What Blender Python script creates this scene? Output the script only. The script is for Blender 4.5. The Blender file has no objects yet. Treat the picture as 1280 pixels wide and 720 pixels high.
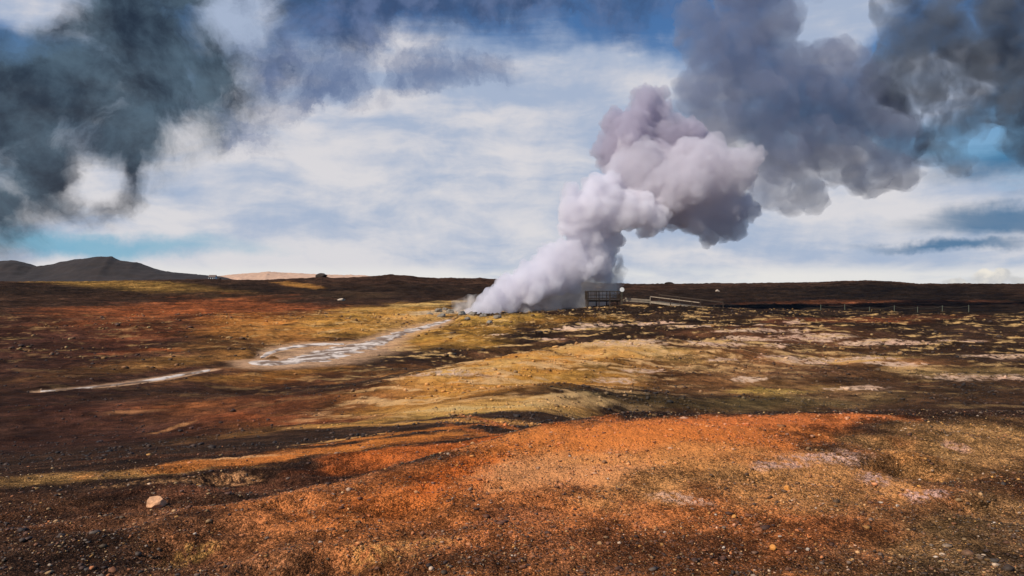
import bpy, bmesh, math, random
import numpy as np
from mathutils import Vector, Matrix, Euler

R = math.radians
scene = bpy.context.scene
COL = scene.collection
random.seed(7)
rng = np.random.default_rng(11)

F = 1004.0          # focal length of the photograph in its own pixels
EYE = 4.7           # camera height above the plateau
HORIZON = 358.0

# ------------------------------------------------------------------ tagging
def tag(o, label=None, cat=None, group=None, kind=None):
    if label: o["label"] = label
    if cat: o["category"] = cat
    if group: o["group"] = group
    if kind: o["kind"] = kind
    return o

def empty(name, loc=(0, 0, 0), rz=0.0):
    o = bpy.data.objects.new(name, None)
    COL.objects.link(o)
    o.location = loc
    o.rotation_euler = (0, 0, rz)
    return o

def mesh_obj(name, verts, faces, mat, parent=None, smooth=False):
    me = bpy.data.meshes.new(name)
    me.from_pydata([tuple(v) for v in verts], [], [tuple(f) for f in faces])
    me.update()
    if smooth:
        me.polygons.foreach_set("use_smooth", [True] * len(me.polygons))
    if mat: me.materials.append(mat)
    o = bpy.data.objects.new(name, me)
    COL.objects.link(o)
    if parent: o.parent = parent
    return o

def bm_obj(name, bm, mat, parent=None, smooth=False):
    me = bpy.data.meshes.new(name)
    bm.to_mesh(me); bm.free()
    if smooth:
        me.polygons.foreach_set("use_smooth", [True] * len(me.polygons))
    me.materials.append(mat)
    o = bpy.data.objects.new(name, me)
    COL.objects.link(o)
    if parent: o.parent = parent
    return o

def bm_bar(bm, a, b, w, h, bevel=0.0):
    """a rectangular timber between two points (w across, h deep)"""
    a = Vector(a); b = Vector(b); d = b - a
    L = d.length
    z = d.normalized()
    up = Vector((0, 0, 1)) if abs(z.z) < 0.95 else Vector((0, 1, 0))
    x = up.cross(z).normalized(); y = z.cross(x)
    m = Matrix((x, y, z)).transposed().to_4x4()
    m.translation = (a + b) / 2
    r = bmesh.ops.create_cube(bm, size=1.0, matrix=m @ Matrix.Diagonal((w, h, L, 1)))
    return r["verts"]

# ------------------------------------------------------------------ numpy noise
_P = rng.permutation(256).astype(np.int64)
_P = np.concatenate([_P, _P])
_G2 = np.array([(math.cos(a), math.sin(a)) for a in np.linspace(0, 2 * math.pi, 256, endpoint=False)])
_G3 = rng.normal(size=(256, 3)); _G3 /= np.linalg.norm(_G3, axis=1)[:, None]

def perlin2(x, y):
    xi = np.floor(x).astype(np.int64); yi = np.floor(y).astype(np.int64)
    xf = x - xi; yf = y - yi
    u = xf ** 3 * (xf * (xf * 6 - 15) + 10); v = yf ** 3 * (yf * (yf * 6 - 15) + 10)
    def g(ix, iy, fx, fy):
        h = _P[(_P[ix & 255] + iy) & 255]
        return _G2[h, 0] * fx + _G2[h, 1] * fy
    a = g(xi, yi, xf, yf); b = g(xi + 1, yi, xf - 1, yf)
    c = g(xi, yi + 1, xf, yf - 1); d = g(xi + 1, yi + 1, xf - 1, yf - 1)
    return ((a + u * (b - a)) * (1 - v) + (c + u * (d - c)) * v) * 1.5

def fbm2(x, y, wl, octs=4, gain=0.5, seed=0.0):
    s = 0.0; a = 1.0; t = 0.0
    f = 1.0 / wl
    for i in range(octs):
        ca, sa = math.cos(0.6 * i + seed), math.sin(0.6 * i + seed)
        s = s + a * perlin2((x * ca - y * sa) * f + 17.3 * i + seed * 7.1, (x * sa + y * ca) * f - 9.7 * i + seed * 3.3)
        t += a; a *= gain; f *= 2.03
    return s / t

def ridged2(x, y, wl, octs=4, seed=0.0):
    s = 0.0; a = 1.0; t = 0.0
    f = 1.0 / wl
    for i in range(octs):
        s = s + a * (1 - 2 * np.abs(perlin2(x * f + 31.7 * i + seed, y * f - 11.1 * i + seed * 2)))
        t += a; a *= 0.5; f *= 2.1
    return s / t

def perlin3(p):
    pi = np.floor(p).astype(np.int64); f = p - pi
    w = f ** 3 * (f * (f * 6 - 15) + 10)
    out = 0
    for dx in (0, 1):
        for dy in (0, 1):
            for dz in (0, 1):
                h = _P[(_P[(_P[(pi[:, 0] + dx) & 255] + pi[:, 1] + dy) & 255] + pi[:, 2] + dz) & 255]
                g = _G3[h]
                dot = g[:, 0] * (f[:, 0] - dx) + g[:, 1] * (f[:, 1] - dy) + g[:, 2] * (f[:, 2] - dz)
                wx = w[:, 0] if dx else 1 - w[:, 0]
                wy = w[:, 1] if dy else 1 - w[:, 1]
                wz = w[:, 2] if dz else 1 - w[:, 2]
                out = out + dot * wx * wy * wz
    return out * 1.5

def sstep(a, b, x):
    t = np.clip((x - a) / (b - a), 0, 1)
    return t * t * (3 - 2 * t)

def dist_poly(x, y, pts):
    """distance to a polyline, and the value interpolated along it"""
    best = np.full(np.shape(x), 1e9); val = np.zeros(np.shape(x)); side = np.zeros(np.shape(x))
    for (x0, y0, v0), (x1, y1, v1) in zip(pts[:-1], pts[1:]):
        dx, dy = x1 - x0, y1 - y0
        t = np.clip(((x - x0) * dx + (y - y0) * dy) / (dx * dx + dy * dy), 0, 1)
        d = np.hypot(x - x0 - t * dx, y - y0 - t * dy)
        m = d < best
        best = np.where(m, d, best); val = np.where(m, v0 + t * (v1 - v0), val)
        side = np.where(m, (x - x0) * dy - (y - y0) * dx, side)
    return best, val, side

# ------------------------------------------------------------------ terrain height
# silhouette of the lava ridges some 280 m away: bearing (as x/y) -> height of the crest
_rx = np.array([-300, 0, 120, 225, 245, 330, 395, 402, 415, 445, 470, 488, 505, 525, 600, 660, 740, 790, 900, 1000, 1040, 1085, 1115, 1150, 1190, 1280, 1700])
_ry = np.array([354, 354, 353, 351, 350.5, 351, 348.5, 346.5, 348.5, 348, 346.0, 344.0, 345.5, 347.5, 348.8, 351, 355, 357, 356, 355.2, 354.0, 353, 354.5, 356.5, 357, 357, 356])
_ru = (_rx - 640) / F
_rz = (HORIZON - _ry) / F

def smooth_height(x, y):
    x = np.asarray(x, float); y = np.asarray(y, float)
    r = np.hypot(x, y)
    # plateau that climbs towards the vents
    z = 1.0 * sstep(55, 100, y) + 0.25 * sstep(-10, 14, x) * sstep(40, 70, y)
    # rise under the viewing platform
    z = z + 0.75 * np.exp(-((x - 17) / 15) ** 2 - ((y - 106) / 14) ** 2)
    # lip on the near side of the vent
    z = z + 0.35 * np.exp(-((x - 3) / 10) ** 2 - ((y - 88) / 7) ** 2)
    z = z - 0.6 * np.exp(-((x + 1) / 9) ** 2 - ((y - 106) / 6) ** 2)
    # far lava field
    u = np.where(y > 1, x / np.maximum(y, 1), np.sign(x) * 2)
    crest = EYE + 280 * np.interp(u, _ru, _rz)
    z = z + (crest - 1.3) * np.where(r < 280, sstep(140, 280, r) ** 1.4, 1 - 0.75 * sstep(280, 520, r)) * np.where(y > 0, 1, 0.4)
    # olive hillock in the middle distance
    d, h, side = dist_poly(x, y, [(-7, 28, 0.15), (-3.8, 33, 0.55), (0.5, 42, 0.85), (5.5, 49, 1.05), (10, 52, 1.0), (15, 54, 0.7), (22, 55, 0.2)])
    w = np.where(side > 0, 8.5, 4.0)
    z = z + h * np.exp(-(d / w) ** 2)
    d2, h2, _ = dist_poly(x, y, [(-12, 38, 0.3), (-2, 52, 0.6), (6, 62, 0.6), (14, 66, 0.3)])
    z = z - h2 * np.exp(-(d2 / 4.5) ** 2)
    # second low swell in front of it
    d3, h3, _ = dist_poly(x, y, [(-4, 24, 0.2), (0, 27, 0.45), (5, 30, 0.4), (9, 30, 0.1)])
    z = z + h3 * np.exp(-(d3 / 3.0) ** 2)
    # foreground hill
    crest_y = np.where(x < 1.2, 10.35 + 0.62 * (x - 1.2), 10.35 + 0.06 * (x - 1.2))
    crest_y = crest_y + 0.5 * fbm2(x, x * 0, 4.0, 3, seed=2.0)
    L = 26 - 14 * sstep(-3.0, 2.0, x - 0.25 * (y - 10))
    t = (y - crest_y) / L
    fall = 1 - sstep(-0.22, 1.0, t)
    hill = 3.0 * np.where(t < 0.39, np.minimum(fall / (1 - sstep(-0.22, 1.0, 0 * t - 0.1)), 1.0), fall / (1 - sstep(-0.22, 1.0, -0.1)))
    near = 1 - sstep(60, 110, r)
    z = z * (1 - np.clip(hill / 3.0, 0, 1)) + hill * near
    # rust mound on its right half, with a soft edge running down to the left
    e = (x - 0.2) + 0.42 * (10.5 - y)
    z = z + 0.22 * sstep(-1.0, 0.9, e) * np.exp(-((y - 9.3) / 2.6) ** 2) * sstep(14, 11.5, y)
    z = z + 0.10 * np.exp(-((x - 1.6) / 1.2) ** 2 - ((y - 7.5) / 1.4) ** 2)
    # shallow gully between ridge and mound
    d4, h4, _ = dist_poly(x, y, [(0.6, 10.2, 0.10), (-0.8, 8.4, 0.16), (-2.5, 7.0, 0.12), (-4.5, 6.2, 0.08)])
    z = z - h4 * np.exp(-(d4 / 0.55) ** 2)
    return z

def ground_px(px, py, zoff=0.0):
    """where the view ray of a photograph pixel meets the smooth ground"""
    dx, dz = (px - 640) / F, (HORIZON - py) / F
    y = np.geomspace(1.5, 600, 4000)
    h = smooth_height(dx * y, y) + zoff
    s = EYE + dz * y - h
    k = np.argmax(s < 0)
    if s[k] >= 0: k = len(y) - 1
    if k > 0:
        t = s[k - 1] / (s[k - 1] - s[k] + 1e-12)
        yy = y[k - 1] + t * (y[k] - y[k - 1])
    else: yy = y[0]
    return float(dx * yy), float(yy)

# hollows: (px, py, width m, depth m)
PITS = [(ground_px(px, py), w, d) for px, py, w, d in [
    (1146, 588, 0.36, 0.14), (1120, 560, 0.25, 0.06), (250, 690, 0.35, 0.10), (300, 600, 0.45, 0.08), (370, 632, 0.22, 0.08),
    (500, 640, 0.28, 0.07), (425, 708, 0.22, 0.10), (345, 716, 0.2, 0.08), (290, 662, 0.3, 0.07), (430, 585, 0.5, 0.09),
    (565, 655, 0.2, 0.05), (480, 715, 0.12, 0.06), (620, 612, 0.16, 0.04), (130, 655, 0.4, 0.07), (950, 600, 0.22, 0.03),
    (1240, 640, 0.3, 0.08), (700, 640, 0.3, 0.04), (215, 590, 0.35, 0.05)]]

STREAMS_PX = [
    [(318, 452, .7), (345, 455, 1.3), (385, 450, 1.6), (420, 440, 1.9), (450, 433, 1.6), (474, 427, 1.0), (500, 417, .8), (525, 410, .9), (545, 405, .7), (562, 400, .3)],
    [(326, 448, .1), (336, 441, .35), (365, 434, .7), (395, 431, 1.1), (430, 430, 1.0)],
    [(50, 490, .12), (100, 486, .22), (160, 480, .30), (210, 472, .32), (262, 463, .25)],
]
STREAMS = []
for s in STREAMS_PX:
    STREAMS.append([ground_px(px, py) + (w,) for px, py, w in s])

def stream_mask(x, y, grow=0.0):
    m = np.zeros(np.shape(x))
    for s in STREAMS:
        d, w, _ = dist_poly(x, y, s)
        m = np.maximum(m, 1 - sstep(0.9, 2.0 + grow, d / np.maximum(w, 0.2)))
    return m

def height(x, y, fine=True):
    x = np.asarray(x, float); y = np.asarray(y, float)
    z = smooth_height(x, y)
    r = np.hypot(x, y)
    sm = 1 - stream_mask(x, y, 3.0)
    nearw = 1 - sstep(9, 16, r)
    midw = sstep(14, 40, r)
    # broad undulation
    z = z + 0.35 * midw * sm * fbm2(x, y, 14, 3, seed=1.0)
    z = z + (0.09 + 0.20 * sstep(30, 70, y)) * midw * sm * ridged2(x, y, 5.5, 4, seed=5.0)
    z = z + 0.07 * sstep(18, 45, y) * sm * np.clip(fbm2(x * .7, y, 1.7, 4, .6, seed=15.0) + .1, 0, 1) * 2
    hd, hh, hs = dist_poly(x, y, [(-8, 27, 0), (-3.8, 33, 0), (0.5, 40, 0), (5.5, 46, 0), (11, 50, 0)])
    z = z + np.exp(-(hd / 9) ** 2) * sm * (0.22 * ridged2(x * .55 + y * .3, y * .9 - x * .2, 4.0, 4, seed=17.0) + .05 * fbm2(x, y, .8, 3, .6, seed=18.0))
    # rough hummocky ground round the vent and the far lava
    rough = np.exp(-((x + 2) / 24) ** 2 - ((y - 88) / 16) ** 2) + 0.8 * sstep(110, 150, r)
    z = z + rough * sm * (0.22 * ridged2(x, y, 3.2, 4, seed=9.0) + 0.10 * fbm2(x, y, 1.1, 3, seed=4.0))
    z = z + sstep(150, 260, r) * 0.35 * ridged2(x, y, 11, 4, seed=3.0)
    # foreground
    z = z + nearw * (0.050 * fbm2(x, y, 1.6, 4, seed=6.0) + 0.022 * ridged2(x, y, 0.45, 3, seed=8.0))
    for (cx, cy), w, d in PITS:
        wx = x + 0.35 * w * fbm2(x, y, w * 0.9, 2, seed=2.5); wy = y + 0.35 * w * fbm2(x, y, w * 0.9, 2, seed=7.5)
        q = ((wx - cx) / w) ** 2 + ((wy - cy) / (w * 0.75)) ** 2
        m = q < 9
        if np.any(m):
            # hollow with a small scarp on its far side
            z = z - np.where(m, d * np.exp(-q ** 1.5), 0) + np.where(m, 0.35 * d * np.exp(-((wx - cx) / w) ** 2 - ((wy - cy - w) / (w * 0.5)) ** 2), 0)
    if fine:
        z = z + nearw * (0.010 * ridged2(x, y, 0.12, 3, seed=12.0) + 0.012 * np.clip(fbm2(x, y, 0.05, 2, seed=13.0), 0, 1))
        z = z + (1 - nearw) * sm * 0.05 * fbm2(x, y, 0.7, 3, seed=14.0)
    return z

def hz(x, y):
    return float(height(np.array([x]), np.array([y]))[0])

# ------------------------------------------------------------------ soil colours
def lin(c):
    c = np.array(c, float) / 255
    return np.where(c <= 0.04045, c / 12.92, ((c + 0.055) / 1.055) ** 2.4)

def soil(r, g, b, k=1.15):
    return lin((r, g, b)) * k * np.array([1.04, .92, .77])

# px, py, half-width px, half-height px, tilt deg (up to the right), colour, strength, edge roughness
CRUST = .905
EDGE_SHADE = [(40, 450, 170, 70, 0, (42, 27, 22), .6, .6), (1260, 440, 150, 60, 0, (44, 32, 25), .5, .7), (20, 560, 200, 50, 0, (40, 27, 23), .7, .6), (40, 690, 190, 50, 0, (44, 30, 24), .7, .7), (1270, 690, 120, 60, 0, (58, 46, 34), .6, .8), (640, 716, 360, 20, 0, (66, 42, 28), .6, .8)]  # cloud shade and vignette at sides and corners, put into the soil colour
PATCH = [
    # far plain
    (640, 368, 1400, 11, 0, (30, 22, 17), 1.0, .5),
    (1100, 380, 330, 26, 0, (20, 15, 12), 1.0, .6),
    (1090, 381, 190, 3.5, 0, (78, 46, 30), .8, .6),
    (1075, 402, 110, 5, 0, (84, 48, 30), .8, .6),
    (1180, 397, 80, 3, 0, (70, 42, 28), .6, .6),
    (120, 354, 150, 2.0, 0, (108, 84, 44), .8, .5),
    (368, 357, 34, 1.6, 1, (128, 92, 48), .9, .4),
    (250, 372, 300, 6, 0, (40, 28, 21), .8, .6),
    # left middle ground
    (60, 430, 190, 46, 0, (56, 34, 27), 1.0, .6),
    (150, 392, 130, 12, 0, (98, 56, 33), .75, .8),
    (290, 386, 130, 12, 0, (112, 62, 34), .7, .8),
    (170, 441, 70, 3, 4, (140, 76, 46), .7, .8),
    (230, 420, 130, 10, 2, (92, 52, 32), .6, .8),
    (400, 405, 140, 26, 6, (118, 82, 42), .85, .8),
    (300, 400, 60, 12, 3, (128, 82, 38), .5, .9),
    (490, 392, 90, 13, 3, (146, 110, 54), .85, .8),
    (440, 371, 60, 5, 0, (52, 40, 30), .8, .6),
    (520, 400, 50, 8, 5, (178, 138, 84), .6, .9),
    (200, 457, 150, 10, 6, (104, 74, 40), .8, .7),
    (330, 470, 120, 8, 5, (122, 84, 42), .8, .7),
    (560, 420, 90, 16, 4, (126, 94, 44), .85, .8),
    (620, 402, 60, 7, 2, (160, 126, 62), .7, .9),
    (700, 402, 80, 7, 3, (110, 80, 38), .7, .9),
    (420, 474, 140, 9, 5, (108, 70, 36), .7, .7),
    (548, 393, 46, 6, 2, (196, 174, 144), .85, .9),
    (520, 384, 60, 3, 3, (176, 146, 92), .8, .9),
    (250, 488, 60, 5, 3, (52, 36, 30), .8, .8),
    (60, 500, 150, 16, 0, (50, 34, 29), .7, .7),
    (330, 430, 60, 5, 2, (62, 40, 28), .7, .9),
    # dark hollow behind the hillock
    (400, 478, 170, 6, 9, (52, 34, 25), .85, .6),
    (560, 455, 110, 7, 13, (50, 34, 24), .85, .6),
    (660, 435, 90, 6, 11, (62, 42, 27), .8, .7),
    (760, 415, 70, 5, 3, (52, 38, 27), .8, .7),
    # hillock, with the highlight along its crest painted as light strips
    (650, 475, 230, 36, 9, (168, 120, 58), 1.0, .5),
    (560, 480, 140, 14, 12, (172, 128, 66), .8, .7),
    (780, 440, 90, 9, -3, (200, 160, 98), .85, .8),
    (850, 452, 45, 9, -8, (192, 150, 92), .7, .9),
    (620, 462, 100, 5, 13, (200, 160, 98), .6, .9),
    (700, 478, 120, 8, 6, (120, 96, 48), .5, .9),
    (740, 462, 80, 6, 4, (100, 78, 42), .6, .9),
    (860, 478, 90, 18, -4, (78, 52, 32), .8, .8),
    (610, 512, 190, 14, 3, (190, 148, 86), .9, .7),
    (700, 506, 80, 6, 2, (226, 188, 132), .8, .8),
    (500, 528, 120, 8, 5, (136, 108, 58), .8, .7),
    (560, 527, 220, 9, 3, (160, 118, 66), .9, .8),
    (640, 536, 150, 8, 3, (142, 84, 44), .85, .8),
    (575, 515, 100, 3, 4, (222, 186, 130), .8, .9),
    (700, 498, 60, 3, 3, (224, 190, 136), .8, .9),
    (770, 436, 60, 3, 0, (226, 196, 144), .8, .95),
    (600, 466, 60, 2.5, 10, (214, 178, 120), .7, .95),
    (720, 452, 50, 2.5, 6, (214, 178, 120), .6, .95),
    (810, 446, 40, 2.5, -4, (214, 178, 124), .6, .95),
    # brown slope left and centre
    (330, 520, 260, 32, 4, (88, 52, 33), .9, .6),
    (90, 540, 180, 46, 0, (64, 40, 32), 1.0, .5),
    (200, 572, 140, 9, 3, (76, 48, 34), .7, .6),
    (380, 528, 130, 14, 2, (108, 58, 34), .6, .8),
    (230, 512, 60, 4, 4, (130, 78, 46), .5, .9),
    (170, 519, 50, 2.5, 2, (150, 108, 74), .6, .9),
    (215, 539, 32, 2.5, 14, (170, 124, 84), .7, .9),
    (560, 548, 110, 8, 5, (132, 78, 38), .8, .7),
    (680, 536, 70, 6, 3, (84, 46, 30), .8, .6),
    (640, 560, 60, 5, 8, (110, 52, 28), .7, .6),
    # right middle ground
    (1050, 455, 300, 42, 0, (86, 60, 38), .9, .7),
    (960, 420, 160, 14, 0, (74, 48, 33), .8, .8),
    (1240, 430, 100, 20, 0, (48, 34, 26), .8, .6),
    (1220, 466, 90, 9, 0, (150, 122, 80), .7, .9),
    (1130, 464, 30, 6, 0, (196, 158, 110), .7, .9),
    (1080, 450, 80, 4, 0, (160, 128, 78), .7, .9),
    (960, 492, 60, 7, 0, (158, 132, 72), .7, .9),
    (1050, 488, 70, 6, 0, (112, 88, 52), .6, .9),
    (1150, 492, 180, 16, 0, (74, 54, 38), .8, .7),
    (940, 506, 220, 9, 0, (72, 62, 40), .8, .6),
    (1020, 468, 60, 9, 0, (56, 38, 28), .7, .9),
    (870, 500, 60, 6, 0, (52, 40, 28), .6, .8),
    # foreground hill
    (640, 650, 900, 90, 0, (118, 72, 42), 1.0, .3),
    (60, 600, 170, 16, 4, (112, 86, 52), .8, .8),
    (200, 592, 110, 7, 4, (142, 110, 66), .6, .9),
    (330, 573, 170, 13, 5, (196, 124, 64), .9, .7),
    (310, 572, 70, 4, 3, (222, 172, 122), .8, .9),
    (470, 555, 150, 9, 8, (184, 112, 54), .9, .7),
    (560, 560, 150, 12, 8, (158, 84, 38), .9, .8),
    (520, 540, 130, 5, 7, (170, 104, 50), .8, .8),
    (440, 548, 60, 2.5, 8, (214, 160, 100), .8, .9),
    (620, 545, 120, 8, 4, (132, 74, 36), .8, .8),
    (240, 600, 90, 5, 6, (160, 122, 86), .85, CRUST),
    (330, 604, 200, 12, 3, (78, 50, 36), .8, .8),
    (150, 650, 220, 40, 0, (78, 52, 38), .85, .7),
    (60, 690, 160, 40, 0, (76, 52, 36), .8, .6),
    (500, 620, 130, 32, 14, (128, 74, 38), .85, .8),
    (590, 590, 120, 20, 18, (152, 80, 36), .9, .7),
    (830, 545, 240, 26, 0, (224, 138, 74), 1.0, .6),
    (980, 528, 150, 9, 0, (216, 128, 72), .8, .7),
    (720, 585, 110, 28, 6, (232, 164, 112), .9, .8),
    (880, 570, 180, 18, -2, (206, 142, 86), .7, .9),
    (1220, 550, 150, 34, 0, (124, 96, 62), .95, .8),
    (1000, 600, 240, 36, 0, (158, 116, 74), .8, .9),
    (1040, 572, 60, 9, 0, (190, 160, 150), .85, CRUST),
    (985, 582, 34, 5, 0, (190, 158, 150), .85, CRUST),
    (1090, 602, 26, 8, -8, (184, 154, 148), .85, CRUST),
    (1160, 622, 26, 6, 0, (180, 150, 146), .85, CRUST),
    (1195, 562, 20, 6, -20, (210, 168, 146), .85, CRUST),
    (850, 626, 40, 6, -8, (180, 146, 128), .85, CRUST),
    (960, 585, 20, 6, 0, (176, 146, 136), .85, CRUST),
    (1140, 575, 36, 5, 0, (150, 104, 60), .5, 1.0),
    (500, 690, 70, 16, 10, (150, 108, 64), .85, CRUST),
    (220, 690, 60, 7, 18, (160, 120, 70), .85, CRUST),
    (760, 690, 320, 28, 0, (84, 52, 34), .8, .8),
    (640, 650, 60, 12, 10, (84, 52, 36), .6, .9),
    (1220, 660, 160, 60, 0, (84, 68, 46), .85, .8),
    (1180, 715, 260, 22, 0, (64, 48, 32), .8, .8),  # with the next, vignette of the bottom corners put into soil colour
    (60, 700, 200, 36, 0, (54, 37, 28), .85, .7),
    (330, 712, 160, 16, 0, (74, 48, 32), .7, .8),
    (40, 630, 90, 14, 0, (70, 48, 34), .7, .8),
]
# pale silica crusts out on the flat
for (px, py, rx, ry) in [(818, 406, 18, 1.6), (868, 411, 16, 1.4), (936, 408, 14, 1.0), (940, 417, 26, 1.3), (935, 426, 22, 1.4), (892, 435, 26, 2.2),
                         (1020, 423, 34, 2.2), (1110, 431, 42, 2.0), (1000, 416, 9, 1.2), (996, 405, 9, 1.4), (1182, 428, 8, 1.2), (1215, 430, 12, 1.2),
                         (975, 451, 16, 1.6), (1000, 455, 24, 1.6), (1060, 450, 50, 1.8), (1120, 458, 24, 2.2), (905, 453, 14, 1.3), (1080, 487, 30, 2.0),
                         (975, 434, 14, 1.5), (940, 476, 16, 1.4), (690, 424, 12, 1.0), (560, 475, 40, 1.6), (1250, 446, 40, 1.6), (1230, 472, 46, 2.4),
                         (752, 409, 22, 1.2), (715, 412, 14, 1.3), (620, 421, 10, 1.0), (790, 433, 40, 2.0), (770, 478, 20, 1.8), (800, 468, 18, 1.8)]:
    PATCH.append((px, py, rx * 1.5, ry * 1.7, 0, (240, 206, 184), 1.0, CRUST))

PATCH += EDGE_SHADE

def soil_colour(x, y):
    x = np.asarray(x, float); y = np.asarray(y, float)
    n = x.shape[0]
    col = np.tile(soil(44, 31, 24), (n, 1))
    r = np.hypot(x, y)
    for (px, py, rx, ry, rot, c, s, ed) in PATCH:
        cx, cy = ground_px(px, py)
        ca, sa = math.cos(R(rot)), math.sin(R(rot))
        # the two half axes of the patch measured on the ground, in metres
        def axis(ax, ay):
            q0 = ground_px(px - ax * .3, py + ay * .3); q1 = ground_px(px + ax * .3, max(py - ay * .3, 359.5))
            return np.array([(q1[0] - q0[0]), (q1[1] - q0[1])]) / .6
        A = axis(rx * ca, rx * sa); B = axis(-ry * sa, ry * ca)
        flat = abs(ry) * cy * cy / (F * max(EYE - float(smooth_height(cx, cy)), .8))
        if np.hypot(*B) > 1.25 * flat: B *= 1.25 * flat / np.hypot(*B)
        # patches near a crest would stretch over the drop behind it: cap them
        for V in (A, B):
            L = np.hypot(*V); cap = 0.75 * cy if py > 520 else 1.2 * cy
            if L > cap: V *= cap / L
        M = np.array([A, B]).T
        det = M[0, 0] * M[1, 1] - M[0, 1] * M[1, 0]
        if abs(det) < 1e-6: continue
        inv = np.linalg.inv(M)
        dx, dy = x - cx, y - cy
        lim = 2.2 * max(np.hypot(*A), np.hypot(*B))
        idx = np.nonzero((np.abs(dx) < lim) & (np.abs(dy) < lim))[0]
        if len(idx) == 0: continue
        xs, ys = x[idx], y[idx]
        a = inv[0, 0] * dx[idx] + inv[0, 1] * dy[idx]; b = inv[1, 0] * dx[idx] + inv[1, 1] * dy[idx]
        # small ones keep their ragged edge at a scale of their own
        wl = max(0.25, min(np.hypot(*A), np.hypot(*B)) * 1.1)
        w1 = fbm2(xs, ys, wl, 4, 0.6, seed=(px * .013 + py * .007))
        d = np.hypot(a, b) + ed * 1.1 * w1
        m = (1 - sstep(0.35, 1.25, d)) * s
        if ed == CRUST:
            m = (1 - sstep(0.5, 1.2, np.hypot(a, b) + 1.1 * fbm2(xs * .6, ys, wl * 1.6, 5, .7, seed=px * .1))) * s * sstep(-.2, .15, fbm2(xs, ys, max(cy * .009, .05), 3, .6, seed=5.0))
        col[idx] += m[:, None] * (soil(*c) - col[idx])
    # mineral mottling at several scales, in every zone
    t1 = fbm2(x, y, 3.5, 5, .6, seed=21.0); t2 = fbm2(x, y, 0.8, 4, .6, seed=22.0); t3 = fbm2(x, y, 9.0, 4, .6, seed=23.0)
    far = sstep(14, 40, r)
    v = (0.8 * t1 + 1.0 * t3) * (.35 + .65 * far) + (0.9 - 0.4 * far) * t2
    col *= np.exp((0.8 + .5 * sstep(15, 45, r)) * v)[:, None]
    nf = 1 - sstep(10, 18, r)
    col *= np.exp(nf * (1.1 * fbm2(x, y, .55, 5, .65, seed=24.0) + .8 * fbm2(x, y, .12, 3, .6, seed=25.0)))[:, None]
    # red and yellow drift
    h = fbm2(x, y, 5.0, 4, .6, seed=31.0)
    col[:, 1] *= np.exp(0.16 * h); col[:, 2] *= np.exp(0.16 * h)
    # patches of bleached clay and of dark ground among the hummocks
    hum = sstep(32, 60, y) * (1 - sstep(105, 135, r))
    band = sstep(20, 50, y) * (1 - sstep(100, 125, r))
    a1 = fbm2(x * .55, y, 2.2, 5, .62, seed=41.0); a2 = fbm2(x * .6, y, .8, 4, .62, seed=42.0)
    p = sstep(0.14, 0.42, a1 + .5 * a2) * band * (.35 + .35 * sstep(45, 60, y)) * (1 - .75 * sstep(-.15, -.42, x / np.maximum(y, 1)))
    col += p[:, None] * (soil(206, 172, 120) - col)
    q = sstep(0.10, 0.40, fbm2(x * .6, y, 3.0, 5, .62, seed=43.0)) * sstep(16, 40, y) * (1 - sstep(160, 240, r)) * 0.7
    col += q[:, None] * (soil(40, 28, 20) - col)
    # the olive hillock carries bleached, broken clay
    hd, hh, hs = dist_poly(x, y, [(-8, 27, 0), (-3.8, 33, 0), (0.5, 40, 0), (5.5, 46, 0), (11, 50, 0)])
    hm = np.exp(-(hd / 6.5) ** 2) * sstep(-7.5, -3, x)
    a3 = fbm2(x * .45 + y * .2, y, 1.5, 5, .66, seed=44.0)
    p = sstep(.04, .34, a3 + .5 * a2) * hm * .85
    col += p[:, None] * (soil(246, 204, 150) - col)
    q = sstep(.08, .30, fbm2(x * .5 - y * .25, y, 2.4, 5, .62, seed=45.0)) * hm * .6  # dark creases between the folds, their shade painted into the colour
    col += q[:, None] * (soil(66, 42, 25) - col)
    # crust beside the streams
    m = stream_mask(x, y, 1.0) * 0.65
    col += m[:, None] * (soil(190, 158, 132) - col)
    col = np.maximum(col, 0.003)
    mx = col.max(1)
    lim = np.where(mx > .5, .5 + .25 * (1 - np.exp(-(mx - .5) / .25)), mx)
    return col * (lim / mx)[:, None]

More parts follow.
